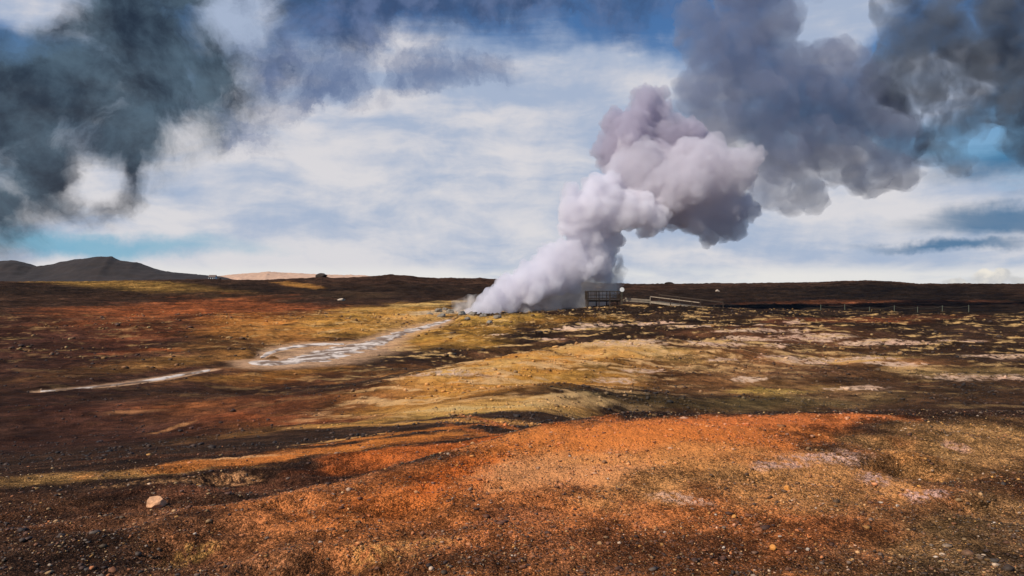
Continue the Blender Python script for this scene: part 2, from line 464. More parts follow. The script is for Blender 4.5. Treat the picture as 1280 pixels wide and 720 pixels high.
# ------------------------------------------------------------------ node helpers
class G:
    def __init__(self, tree): self.t = tree
    def n(self, ty, **kw):
        nd = self.t.nodes.new(ty)
        for k, v in kw.items(): setattr(nd, k, v)
        return nd
    def link(self, a, b): self.t.links.new(a, b)
    def put(self, sock, v):
        if isinstance(v, bpy.types.NodeSocket): self.link(v, sock)
        elif v is not None: sock.default_value = v
    def m(self, op, a, b=None, c=None, clamp=False):
        nd = self.n('ShaderNodeMath', operation=op, use_clamp=clamp)
        self.put(nd.inputs[0], a); self.put(nd.inputs[1], b)
        if c is not None: self.put(nd.inputs[2], c)
        return nd.outputs[0]
    def v(self, op, a, b=None, scale=None):
        nd = self.n('ShaderNodeVectorMath', operation=op)
        self.put(nd.inputs[0], a)
        if b is not None: self.put(nd.inputs[1], b)
        if scale is not None: self.put(nd.inputs['Scale'], scale)
        return nd.outputs['Value'] if op in ('LENGTH', 'DOT_PRODUCT', 'DISTANCE') else nd.outputs[0]
    def comb(self, x, y, z):
        nd = self.n('ShaderNodeCombineXYZ')
        for i, q in enumerate((x, y, z)): self.put(nd.inputs[i], q)
        return nd.outputs[0]
    def sep(self, a):
        nd = self.n('ShaderNodeSeparateXYZ'); self.put(nd.inputs[0], a); return nd.outputs
    def noise(self, vec, scale, detail=4, rough=0.5, dist=0.0, colour=False, lac=2.0):
        nd = self.n('ShaderNodeTexNoise')
        self.put(nd.inputs['Vector'], vec)
        nd.inputs['Scale'].default_value = scale; nd.inputs['Detail'].default_value = detail
        nd.inputs['Roughness'].default_value = rough; nd.inputs['Distortion'].default_value = dist
        nd.inputs['Lacunarity'].default_value = lac
        return nd.outputs['Color'] if colour else nd.outputs['Fac']
    def step(self, a, lo, hi, o0=0.0, o1=1.0):
        nd = self.n('ShaderNodeMapRange', interpolation_type='SMOOTHSTEP')
        self.put(nd.inputs[0], a)
        for i, q in enumerate((lo, hi, o0, o1)): self.put(nd.inputs[i + 1], q)
        return nd.outputs[0]
    def mix(self, f, a, b, mode='MIX'):
        nd = self.n('ShaderNodeMix', data_type='RGBA', blend_type=mode)
        self.put(nd.inputs[0], f); self.put(nd.inputs[6], a); self.put(nd.inputs[7], b)
        return nd.outputs[2]

def rgb(r, g, b, k=1.0):
    l = lin((r, g, b)) * k
    return (float(l[0]), float(l[1]), float(l[2]), 1.0)

def new_mat(name):
    m = bpy.data.materials.new(name); m.use_nodes = True
    m.node_tree.nodes.clear()
    g = G(m.node_tree)
    out = g.n('ShaderNodeOutputMaterial')
    return m, g, out

def simple_mat(name, col, rough=0.8, var=0.35, scale=8.0, bump=0.2, stretch=(1, 1, 1)):
    m, g, out = new_mat(name)
    tc = g.n('ShaderNodeTexCoord').outputs['Object']
    v = g.v('MULTIPLY', tc, stretch)
    n1 = g.noise(v, scale, 6, .65); n2 = g.noise(v, scale * 5, 3, .6)
    f = g.m('ADD', g.m('MULTIPLY', n1, .7), g.m('MULTIPLY', n2, .3))
    k = g.step(f, .3, .7, 1 - var, 1 + var)
    c = g.v('SCALE', tuple(col[:3]), scale=k)
    b = g.n('ShaderNodeBsdfPrincipled')
    g.link(c, b.inputs['Base Color']); b.inputs['Roughness'].default_value = rough
    bp = g.n('ShaderNodeBump'); bp.inputs['Strength'].default_value = bump; bp.inputs['Distance'].default_value = .02
    g.link(f, bp.inputs['Height']); g.link(bp.outputs[0], b.inputs['Normal'])
    g.link(b.outputs[0], out.inputs[0])
    return m

# ------------------------------------------------------------------ ground material
def ground_material():
    m, g, out = new_mat('soil_and_gravel')
    pos = g.n('ShaderNodeTexCoord').outputs['Object']
    at = g.n('ShaderNodeAttribute', attribute_name='soil').outputs['Color']
    # grains of gravel, each cell its own tone
    def cells(scale, lo, hi, sel, amt, base, pale):
        vo = g.n('ShaderNodeTexVoronoi'); g.link(pos, vo.inputs['Vector']); vo.inputs['Scale'].default_value = scale
        rnd = g.sep(vo.outputs['Color'])
        k = g.m('POWER', 2.0, g.m('MULTIPLY', g.m('SUBTRACT', rnd[0], .5), amt))
        c = g.v('SCALE', base, scale=k)
        hit = g.step(rnd[1], sel, sel + .02)
        fleck = g.v('ADD', g.v('MULTIPLY', base, (2.6, 2.5, 2.5)), tuple(.05 * q for q in pale[:3]))
        return g.mix(g.m('MULTIPLY', hit, pale[3]), c, fleck), vo.outputs['Distance']
    c0 = at
    c0b, d0 = cells(125.0, 0, 1, .90, 2.2, c0, rgb(206, 170, 124)[:3] + (.50,))
    c1, d1 = cells(52.0, 0, 1, .965, 1.6, c0b, rgb(196, 160, 120)[:3] + (.45,))
    c2, d2 = c1, cells(17.0, 0, 1, 2, .1, c1, rgb(176, 150, 130)[:3] + (.0,))[1]
    n1 = g.noise(pos, 2.3, 6, .62); n2 = g.noise(pos, 90.0, 3, .6); n3 = g.noise(pos, .55, 6, .65)
    k = g.m('MULTIPLY', g.step(n1, .32, .68, .60, 1.45), g.step(n2, .25, .75, .65, 1.35))
    k = g.m('MULTIPLY', k, g.step(n3, .3, .7, .7, 1.35))
    c3 = g.v('SCALE', c2, scale=k)
    rgb_ = g.sep(c3)
    top = g.m('MAXIMUM', rgb_[0], g.m('MAXIMUM', rgb_[1], rgb_[2]))
    c3 = g.v('SCALE', c3, scale=g.m('MINIMUM', 1.0, g.m('DIVIDE', .68, top)))
    b = g.n('ShaderNodeBsdfPrincipled')
    g.link(c3, b.inputs['Base Color'])
    g.put(b.inputs['Roughness'], g.step(n1, .35, .65, .8, 1.0))
    b.inputs['Specular IOR Level'].default_value = .04
    h = g.m('ADD', g.m('MULTIPLY', d1, -.012), g.m('ADD', g.m('MULTIPLY', n2, .006), g.m('MULTIPLY', d0, -.007)))
    h = g.m('ADD', h, g.m('MULTIPLY', d2, -.008))
    h = g.m('ADD', h, g.m('MULTIPLY', n1, .05))
    bp = g.n('ShaderNodeBump'); bp.inputs['Strength'].default_value = .9; bp.inputs['Distance'].default_value = 1.0
    g.link(h, bp.inputs['Height']); g.link(bp.outputs[0], b.inputs['Normal'])
    g.link(b.outputs[0], out.inputs[0])
    return m

def build_ground():
    front = np.linspace(R(-47), R(47), 1400)
    back = np.linspace(R(47), R(360 - 47), 160)[1:-1]
    az = np.concatenate([front, back])
    rr = np.concatenate([np.geomspace(0.25, 3.0, 26)[:-1], np.geomspace(3.0, 620, 1120), np.geomspace(620, 20000, 70)[1:]])
    na, nr = len(az), len(rr)
    A, Rr = np.meshgrid(az, rr)
    x = (np.sin(A) * Rr).ravel(); y = (np.cos(A) * Rr).ravel()
    z = height(x, y)
    c = soil_colour(x, y)
    x = np.append(x, 0); y = np.append(y, 0); z = np.append(z, z[:na].mean()); c = np.vstack([c, c[:1]])
    i = np.arange(nr - 1)[:, None] * na; j = np.arange(na)[None, :]; jn = (j + 1) % na
    q = np.stack([i + j, i + jn, i + na + jn, i + na + j], -1).reshape(-1, 4)[:, ::-1]
    t = np.stack([np.full(na, nr * na), np.arange(na), (np.arange(na) + 1) % na], -1)[:, ::-1]
    me = bpy.data.meshes.new('ground')
    nv = len(x); nq = len(q); nt = len(t)
    me.vertices.add(nv)
    me.vertices.foreach_set('co', np.stack([x, y, z], -1).astype(np.float32).ravel())
    me.loops.add(nq * 4 + nt * 3)
    me.loops.foreach_set('vertex_index', np.concatenate([q.ravel(), t.ravel()]).astype(np.int32))
    me.polygons.add(nq + nt)
    me.polygons.foreach_set('loop_start', np.concatenate([np.arange(nq) * 4, nq * 4 + np.arange(nt) * 3]).astype(np.int32))
    me.polygons.foreach_set('use_smooth', np.ones(nq + nt, bool))
    me.update(calc_edges=True)
    ca = me.color_attributes.new('soil', 'FLOAT_COLOR', 'POINT')
    ca.data.foreach_set('color', np.hstack([c, np.ones((nv, 1))]).astype(np.float32).ravel())
    me.materials.append(ground_material())
    o = bpy.data.objects.new('ground', me); COL.objects.link(o)
    tag(o, kind='structure')
    return o

build_ground()

# ------------------------------------------------------------------ streams
def stream_material():
    m, g, out = new_mat('milky_runoff')
    pos = g.n('ShaderNodeTexCoord').outputs['Object']
    n = g.noise(g.v('MULTIPLY', pos, (1, .6, 1)), .9, 6, .65, .6); n2 = g.noise(pos, 6, 4, .6)
    c = g.mix(g.step(n, .44, .58), rgb(120, 94, 72), rgb(222, 204, 188))
    c = g.mix(g.m('MULTIPLY', g.step(n2, .5, .7), .35), c, rgb(160, 132, 112))
    b = g.n('ShaderNodeBsdfPrincipled'); g.link(c, b.inputs['Base Color']); b.inputs['Specular IOR Level'].default_value = .2
    g.put(b.inputs['Roughness'], g.step(n2, .35, .65, .45, .8))
    bp = g.n('ShaderNodeBump'); bp.inputs['Strength'].default_value = .5; bp.inputs['Distance'].default_value = .05
    g.link(n2, bp.inputs['Height']); g.link(bp.outputs[0], b.inputs['Normal'])
    g.link(b.outputs[0], out.inputs[0])
    return m
SM = stream_material()
for si, s in enumerate(STREAMS):
    P = np.array(s)
    t = np.linspace(0, len(P) - 1, 26 * (len(P) - 1))
    px = np.interp(t, range(len(P)), P[:, 0]); py = np.interp(t, range(len(P)), P[:, 1]); w = np.interp(t, range(len(P)), P[:, 2])
    # soften the corners
    for _ in range(60):
        px[1:-1] = .5 * px[1:-1] + .25 * (px[2:] + px[:-2]); py[1:-1] = .5 * py[1:-1] + .25 * (py[2:] + py[:-2])
    tx, ty = np.gradient(px), np.gradient(py); L = np.hypot(tx, ty); nx, ny = -ty / L, tx / L
    wl = w * (0.9 + 1.1 * fbm2(px * 1.0, py * 1.0, 1.6, 4, .6, seed=3.0)); wr = w * (0.9 + 1.1 * fbm2(px, py, 1.4, 4, .6, seed=13.0))
    wl = np.clip(wl, 0.06, 9); wr = np.clip(wr, 0.06, 9); wl[[0, -1]] = .03; wr[[0, -1]] = .03
    K = 9
    vs = []; fs = []
    for k in range(K):
        f = k / (K - 1) * 2 - 1
        o_ = np.where(f < 0, f * wl, f * wr)
        X = px + nx * o_; Y = py + ny * o_
        Z = height(X, Y) + 0.05 - 0.045 * abs(f) ** 3
        vs.append(np.stack([X, Y, Z], -1))
    V = np.array(vs).transpose(1, 0, 2).reshape(-1, 3); n = len(px)
    for i in range(n - 1):
        for k in range(K - 1):
            fs.append((i * K + k, (i + 1) * K + k, (i + 1) * K + k + 1, i * K + k + 1))
    o = mesh_obj('stream', V.tolist(), fs, SM, smooth=True)
    tag(o, kind='structure')

def cap(c, top=.6):
    m_ = c.max(1, keepdims=True)
    return np.maximum(c * np.minimum(1, top / m_), .004)

# ------------------------------------------------------------------ loose stones
_ico_bm = bmesh.new(); bmesh.ops.create_icosphere(_ico_bm, subdivisions=1, radius=1.0)
ICO_V = np.array([v.co[:] for v in _ico_bm.verts]); ICO_F = np.array([[v.index for v in f.verts] for f in _ico_bm.faces]); _ico_bm.free()

def gravel_material(name):
    m, g, out = new_mat(name)
    at = g.n('ShaderNodeAttribute', attribute_name='tone').outputs['Color']
    pos = g.n('ShaderNodeTexCoord').outputs['Object']
    n = g.noise(pos, 60, 4, .6)
    c = g.v('SCALE', at, scale=g.step(n, .3, .7, .7, 1.3))
    b = g.n('ShaderNodeBsdfPrincipled'); g.link(c, b.inputs['Base Color']); b.inputs['Roughness'].default_value = .75
    g.link(b.outputs[0], out.inputs[0])
    return m

def scatter(name, x, y, size, tone, mat, flat=(.4, .8), sink=.25):
    n = len(x)
    z = height(x, y)
    nv, nf = len(ICO_V), len(ICO_F)
    V = np.repeat(ICO_V[None], n, 0) * rng.uniform(.65, 1.25, (n, nv, 1))
    V *= np.stack([rng.uniform(.7, 1.3, n), rng.uniform(.6, 1.1, n), rng.uniform(flat[0], flat[1], n)], -1)[:, None, :]
    a = rng.uniform(0, 6.283, n); ca, sa = np.cos(a)[:, None], np.sin(a)[:, None]
    X = V[:, :, 0] * ca - V[:, :, 1] * sa; Y = V[:, :, 0] * sa + V[:, :, 1] * ca
    V = np.stack([X, Y, V[:, :, 2]], -1) * size[:, None, None]
    V += np.stack([x, y, z + size * sink], -1)[:, None, :]
    Fc = (ICO_F[None] + (np.arange(n) * nv)[:, None, None]).reshape(-1, 3)
    me = bpy.data.meshes.new(name)
    me.vertices.add(n * nv); me.vertices.foreach_set('co', V.astype(np.float32).ravel())
    me.loops.add(n * nf * 3); me.loops.foreach_set('vertex_index', Fc.astype(np.int32).ravel())
    me.polygons.add(n * nf); me.polygons.foreach_set('loop_start', (np.arange(n * nf) * 3).astype(np.int32))
    me.update(calc_edges=True)
    ca_ = me.color_attributes.new('tone', 'FLOAT_COLOR', 'POINT')
    T = np.repeat(np.hstack([tone, np.ones((n, 1))]), nv, 0)
    ca_.data.foreach_set('color', T.astype(np.float32).ravel())
    me.materials.append(mat)
    o = bpy.data.objects.new(name, me); COL.objects.link(o)
    return o

GM = gravel_material('loose_gravel')
n = 150000
u = rng.uniform(-.86, .86, n); yy = np.exp(rng.uniform(math.log(3.2), math.log(12.5), n)); xx = u * yy
den = fbm2(xx, yy, .9, 3, .6, seed=51.0) + .25 * rng.normal(size=n)
keep = den > -.12
# the smooth brown slope on the left carries less gravel
keep &= ~((xx < -1.0) & (rng.uniform(size=n) < .35))
keep &= ~((yy > 9.2 + .5 * xx) & (xx < .5) & (rng.uniform(size=n) < .7))
xx, yy = xx[keep], yy[keep]; n = len(xx)
sz = np.clip(rng.lognormal(math.log(.0044), .6, n), .0022, .026) * (0.8 + .03 * yy)
base = soil_colour(xx, yy)
pal = np.array([soil(205, 170, 120), soil(176, 110, 62), soil(130, 120, 112), soil(92, 58, 40), soil(60, 44, 36), soil(222, 200, 180), soil(200, 150, 70)])
pick = rng.choice(len(pal), n, p=[.2, .2, .14, .18, .16, .05, .07])
mixf = rng.uniform(.1, .6, n)[:, None]
tone = cap((base * (1 - mixf) + pal[pick] * mixf * .65) * rng.choice([.35, .8, 1.3, 2.2], (n, 1), p=[.2, .4, .26, .14]))
tag(scatter('gravel', xx, yy, sz, tone, GM), 'fine rust, tan and grey gravel strewn over the near slope', 'gravel', kind='stuff')

n = 5200
u = rng.uniform(-.8, .8, n); yy = np.exp(rng.uniform(math.log(3.4), math.log(11.5), n)); xx = u * yy
keep = fbm2(xx, yy, 1.3, 3, .6, seed=57.0) + .2 * rng.normal(size=n) > .12
xx, yy = xx[keep], yy[keep]; n = len(xx)
sz = np.clip(rng.lognormal(math.log(.013), .5, n), .008, .05)
base = soil_colour(xx, yy)
tone = cap((base * .6 + pal[rng.choice(len(pal), n)] * .3) * rng.choice([.45, .9, 1.5], (n, 1)))
tag(scatter('pebbles', xx, yy, sz, tone, GM, (.3, .6), .1), 'coarser flat pebbles clustered on the gravel of the near slope', 'pebbles', kind='stuff')

# rubble among the hummocks by the vent
n = 5200
xx = rng.uniform(-48, 52, n); yy = rng.uniform(52, 112, n)
den = fbm2(xx, yy, 5, 3, .6, seed=61.0) + .5 * np.exp(-((xx - 2) / 22) ** 2 - ((yy - 88) / 12) ** 2)
keep = (den > .12) & (stream_mask(xx, yy) < .1)
xx, yy = xx[keep], yy[keep]; n = len(xx)
sz = np.clip(rng.lognormal(math.log(.10), .45, n), .05, .3)
base = soil_colour(xx, yy)
pal = np.array([soil(190, 160, 110), soil(60, 44, 34), soil(110, 78, 46), soil(150, 110, 50)])
pick = rng.choice(4, n, p=[.2, .35, .25, .2])
tone = cap(base * .45 + pal[pick] * .5)
tag(scatter('rubble', xx, yy, sz, tone, GM), 'dark and ochre lava rubble on the hummocks around the steam vent', 'rubble', kind='stuff')

n = 60000
yy = np.exp(rng.uniform(math.log(12), math.log(60), n)); xx = rng.uniform(-.72, .72, n) * yy
den = fbm2(xx * .6, yy, 3.0, 4, .6, seed=63.0) + .25 * rng.normal(size=n)
keep = (den > .10) & (stream_mask(xx, yy) < .1) & ((xx > -.1 * yy) | (rng.uniform(size=n) < .3))
xx, yy = xx[keep], yy[keep]; n = len(xx)
sz = np.clip(rng.lognormal(math.log(.022), .55, n), .01, .12) * (yy / 22) ** .6
base = soil_colour(xx, yy)
tone = cap(base * rng.choice([.4, .8, 1.3, 2.2], (n, 1), p=[.25, .4, .2, .15]))
tag(scatter('scree', xx, yy, sz, tone, GM), 'scattered brown and cream scree over the smooth middle slopes', 'scree', kind='stuff')

# ------------------------------------------------------------------ single rocks
def rock(name, x, y, size, mat, label, cat='rock', seed=0, rz=0.0, cuts=9, sink=.22, group=None, flat=1.0):
    bm = bmesh.new(); bmesh.ops.create_icosphere(bm, subdivisions=4, radius=1.0)
    rd = random.Random(seed)
    planes = []
    for _ in range(cuts):
        v = Vector((rd.gauss(0, 1), rd.gauss(0, 1), rd.gauss(0, .8))).normalized(); planes.append((v, rd.uniform(.55, .85)))
    P = np.array([v.co[:] for v in bm.verts])
    nn = perlin3(P * 2.2 + seed * 3.7) * .08 + perlin3(P * 6 + seed) * .035
    for i, v in enumerate(bm.verts):
        c = v.co.copy()
        for pn, pd in planes:
            d = c.dot(pn) - pd
            if d > 0: c -= pn * d * .92
        c += v.co * float(nn[i])
        v.co = Vector((c.x * size[0], c.y * size[1], c.z * size[2] * flat))
    o = bm_obj(name, bm, mat, smooth=False)
    o.location = (x, y, hz(x, y) + size[2] * (1 - 2 * sink) * .8)
    o.rotation_euler = (rd.uniform(-.15, .15), rd.uniform(-.15, .15), rz)
    tag(o, label, cat, group)
    return o

M_TAN = simple_mat('tan_rock', (.60, .30, .145), .8, .3, 9, .5)
M_PALE = simple_mat('pale_stone', (.50, .38, .28), .85, .3, 14, .4)
M_DARK = simple_mat('dark_lava', soil(50, 40, 34), .9, .4, 5, .5)
M_OCHRE = simple_mat('ochre_stone', soil(190, 130, 62), .8, .3, 14, .4)

x0, y0 = ground_px(196, 634)
rock('rock', x0, y0, (.105, .075, .062), M_TAN, 'pale tan flat-topped rock alone on the dark soil at lower left', seed=5, rz=.25)
pale = [(598, 636, .012), (243, 671, .018), (1101, 629, .02), (1122, 634, .02), (1150, 604, .014), (830, 666, .02), (895, 646, .016), (975, 674, .014),
        (905, 686, .02), (1268, 650, .022), (1243, 660, .014), (712, 572, .018), (1020, 640, .014), (760, 600, .016), (1170, 700, .016), (1010, 690, .02),
        (640, 700, .012), (400, 682, .016), (310, 620, .012), (70, 655, .02)]
for i, (px, py, s) in enumerate(pale):
    X, Y = ground_px(px, py)
    rock('pale_stone', X, Y, (s * .95, s * .65, s * .5), M_PALE, 'small pale stone lying loose on the gravel of the near slope', 'stone', seed=20 + i, rz=i * 1.3, group='pale stones on the near slope')
for i, (px, py, s, lb) in enumerate([(985, 615, .028, 'yellow ochre stone on the open gravel midway down the rust mound'), (966, 689, .024, 'yellow ochre stone low on the dark gravel, nearer than its twin')]):
    X, Y = ground_px(px, py)
    rock('ochre_stone', X, Y, (s * 1.1, s, s * .9), M_OCHRE, lb, 'stone', seed=60 + i)
X, Y = ground_px(427, 377)
rock('pale_boulder', X, Y, (1.1 * Y / 200, .7, .42), M_PALE, 'pale boulder alone on the dark lava plain beyond the ochre hummocks', 'boulder', seed=71)
X, Y = ground_px(897, 366)
rock('pale_boulder', X, Y, (.55 * Y / 200, .6, .4), M_PALE, 'pale boulder on the black lava behind the boardwalk ramp', 'boulder', seed=72)
rock('lava_outcrop', (402 - 640) / F * 270, 270, (2.1, 1.6, .85), M_DARK, 'black lava outcrop standing up from the skyline on the left', 'outcrop', seed=73)
rock('lava_outcrop', (836 - 640) / F * 275, 275, (1.9, 1.2, .45), M_DARK, 'low black lava outcrop on the skyline behind the boardwalk', 'outcrop', seed=74)

M_GREY = simple_mat('steamed_grey_rock', (.20, .165, .125), .85, .4, 3, .5)
for i, (px, py, sz_) in enumerate([(548, 393, .55), (556, 390, .45), (563, 395, .6), (571, 391, .5), (577, 397, .55), (590, 399, .5), (604, 400, .4), (622, 402, .45), (538, 397, .4), (552, 399, .45), (612, 406, .35), (584, 404, .35)]):
    X, Y = ground_px(px, py)
    rock('vent_boulder', X, Y, (sz_ * 1.2, sz_, sz_ * .7), M_GREY, 'grey steam-stained boulder on the near rim of the steaming vent', 'boulder', seed=90 + i, rz=i * 1.1, group='boulders on the rim of the vent')

# ------------------------------------------------------------------ platform, boardwalk, fence
M_WOOD_D = simple_mat('weathered_dark_timber', soil(48, 38, 30), .85, .35, 3, .3, (1, 1, .15))
M_WOOD_P = simple_mat('pale_new_timber', (.27, .205, .14), .8, .25, 3, .25)
M_WHITE = simple_mat('white_enamel', (.75, .73, .70), .45, .06, 4, .05)
M_POST = simple_mat('grey_green_post', soil(74, 80, 70), .7, .2, 6, .2)
M_ROPE = simple_mat('grey_rope', soil(70, 66, 58), .9, .3, 20, .3)

PD = 105.0
def at(px, py, Y): return Vector(((px - 640) / F * Y, Y, EYE + (HORIZON - py) / F * Y))

def platform():
    a = at(735, 375, PD); b = at(776, 375, PD)          # front edge of the deck
    zd = a.z; w = b.x - a.x; depth = 3.4
    root = empty('viewing_platform', (a.x, PD, hz(a.x, PD)))
    tag(root, 'dark timber viewing platform on stilts with slatted railing, beside the steam column', 'platform')
    inv = -Vector(root.location)
    def P(x, y, z): return Vector((a.x + x, PD + y, z)) + inv
    bm = bmesh.new()
    nb = 22
    for i in range(nb):
        x = (i + .5) * w / nb
        bm_bar(bm, P(x, -.05, zd - .02), P(x, depth + .05, zd - .02), w / nb - .015, .04)
    bm_obj('deck', bm, M_WOOD_D, root)
    bm = bmesh.new()
    for y in (.1, depth / 2, depth - .1):
        bm_bar(bm, P(0, y, zd - .14), P(w, y, zd - .14), .07, .18)
    bm_obj('joist', bm, M_WOOD_D, root)
    xs = np.linspace(.03, w - .03, 4)
    pts = [(x, 0) for x in xs] + [(x, depth) for x in xs] + [(.03, depth / 2)]
    for x, y in pts:
        gx, gy = a.x + x, PD + y
        bm = bmesh.new(); bm_bar(bm, P(x, y, hz(gx, gy) - .3), P(x, y, zd + 1.16), .13, .13)
        bm_obj('post', bm, M_WOOD_D, root)
    for (x1, y1, x2, y2) in [(-.04, -.09, w + .04, -.09), (-.04, depth + .09, w + .04, depth + .09), (-.07, -.05, -.07, depth + .05)]:
        for z, hh in ((1.12, .10), (.62, .07), (.16, .07)):
            bm = bmesh.new(); bm_bar(bm, P(x1, y1, zd + z), P(x2, y2, zd + z), .05, hh)
            bm_obj('rail', bm, M_WOOD_D, root)
    # slats of the front and of the left side
    for (x1, y1, x2, y2, k) in [(.35, -.14, w - .35, -.14, 8), (-.12, .4, -.12, depth - .4, 6)]:
        bm = bmesh.new()
        for i in range(k):
            t = i / (k - 1)
            x, y = x1 + (x2 - x1) * t, y1 + (y2 - y1) * t
            bm_bar(bm, P(x, y, zd + .06), P(x, y, zd + 1.1), .045, .03)
        bm_obj('baluster_panel', bm, M_WOOD_D, root)
    return a, b, zd, w, depth
pa, pb, zd, pw, pdep = platform()

# round white sign on its own post at the corner of the platform
sx = at(777.5, 362, PD - .3)
gz = hz(sx.x, sx.y)
root = empty('round_sign', (sx.x, sx.y, gz))
tag(root, 'small round white sign on a thin post at the corner of the platform', 'sign')
bm = bmesh.new(); bmesh.ops.create_cone(bm, cap_ends=True, segments=12, radius1=.035, radius2=.035, depth=sx.z - gz, matrix=Matrix.Translation((0, 0, (sx.z - gz) / 2)))
bm_obj('post', bm, M_POST, root, smooth=False)
bm = bmesh.new(); bmesh.ops.create_cone(bm, cap_ends=True, segments=28, radius1=.30, radius2=.30, depth=.03,
    matrix=Matrix.Translation((0, -.06, sx.z - gz)) @ Matrix.Rotation(math.pi / 2, 4, 'X'))
bmesh.ops.bevel(bm, geom=[e for e in bm.edges if abs(e.verts[0].co.y - e.verts[1].co.y) < .001], offset=.006, segments=1, affect='EDGES')
bm_obj('sign_plate', bm, M_WHITE, root)

def boardwalk():
    A = at(781, 374.6, PD + .4); B = at(813, 376.6, PD + .4); C_ = at(893, 387.0, PD - 7.5)
    wd = 1.7
    root = empty('boardwalk', (A.x, A.y, hz(A.x, A.y)))
    tag(root, 'pale timber boardwalk ramp leading down to the right from the platform', 'boardwalk')
    inv = -Vector(root.location)
    def planks(p, q, name, mat):
        d = q - p; L = d.length; k = int(L / .15); dirn = d.normalized(); side = Vector((-dirn.y, dirn.x, 0)).normalized()
        bm = bmesh.new()
        for i in range(k):
            c = p + d * ((i + .5) / k)
            bm_bar(bm, c + inv, c + side * wd + inv, L / k - .012, .045)
        bm_obj(name, bm, mat, root)
        for s in (0, wd):
            bm = bmesh.new(); bm_bar(bm, p + side * s - Vector((0, 0, .13)) + inv, q + side * s - Vector((0, 0, .13)) + inv, .06, .2)
            bm_obj('side_board', bm, mat, root)
        return side
    s1 = planks(A, B, 'landing', M_WOOD_P); s2 = planks(B, C_, 'ramp', M_WOOD_P)
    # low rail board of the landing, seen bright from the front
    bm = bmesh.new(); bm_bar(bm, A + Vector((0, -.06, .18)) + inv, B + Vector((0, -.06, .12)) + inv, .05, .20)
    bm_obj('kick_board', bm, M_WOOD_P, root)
    for p, q, side, k in ((B, C_, s2, 4),):
        for s in (-.04, wd + .04):
            for i in range(k):
                c = p + (q - p) * (i / (k - 1)) + side * s
                if s > 0 and i == k - 1: pass
                bm = bmesh.new(); bm_bar(bm, Vector((c.x, c.y, hz(c.x, c.y) - .2)) + inv, Vector((c.x, c.y, c.z + (.62 if s < 0 else .9))) + inv, .1, .1)
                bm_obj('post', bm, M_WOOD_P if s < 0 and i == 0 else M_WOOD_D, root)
            if s > 0:
                bm = bmesh.new(); bm_bar(bm, p + side * (s - .06) + Vector((0, 0, .86)) + inv, q + side * (s - .06) + Vector((0, 0, .86)) + inv, .05, .12)
                bm_obj('handrail', bm, M_WOOD_D, root)
            else:
                e = p + (q - p) * .78
                bm = bmesh.new(); bm_bar(bm, p + side * (s + .06) + Vector((0, 0, .62)) + inv, e + side * (s + .06) + Vector((0, 0, .62)) + inv, .05, .10)
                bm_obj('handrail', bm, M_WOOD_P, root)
boardwalk()

# rope fence on the right
FY = 104.0
fx = [(px - 640) / F * FY for px in (1026, 1056, 1087, 1118, 1147, 1178, 1211)]
root = empty('rope_fence', (fx[0], FY, hz(fx[0], FY)))
tag(root, 'low rope fence of thin grey-green posts crossing the dark lava flat', 'fence')
inv = -Vector(root.location)
tops = []
for i, X in enumerate(fx):
    gz = hz(X, FY); h = .95 if i == 6 else .75
    bm = bmesh.new()
    bmesh.ops.create_cone(bm, cap_ends=True, segments=10, radius1=.055, radius2=.045, depth=h + .2, matrix=Matrix.Translation(Vector((X, FY, gz + h / 2 - .1)) + inv))
    bm_obj('post', bm, M_POST, root); tops.append(Vector((X, FY, gz + h - .1)))
for a_, b_ in zip(tops[:-1], tops[1:]):
    bm = bmesh.new(); prev = None
    for k in range(9):
        t = k / 8; p = a_.lerp(b_, t) - Vector((0, 0, .22 * math.sin(math.pi * t)))
        if prev is not None: bm_bar(bm, prev + inv, p + inv, .025, .025)
        prev = p
    bm_obj('rope', bm, M_ROPE, root)

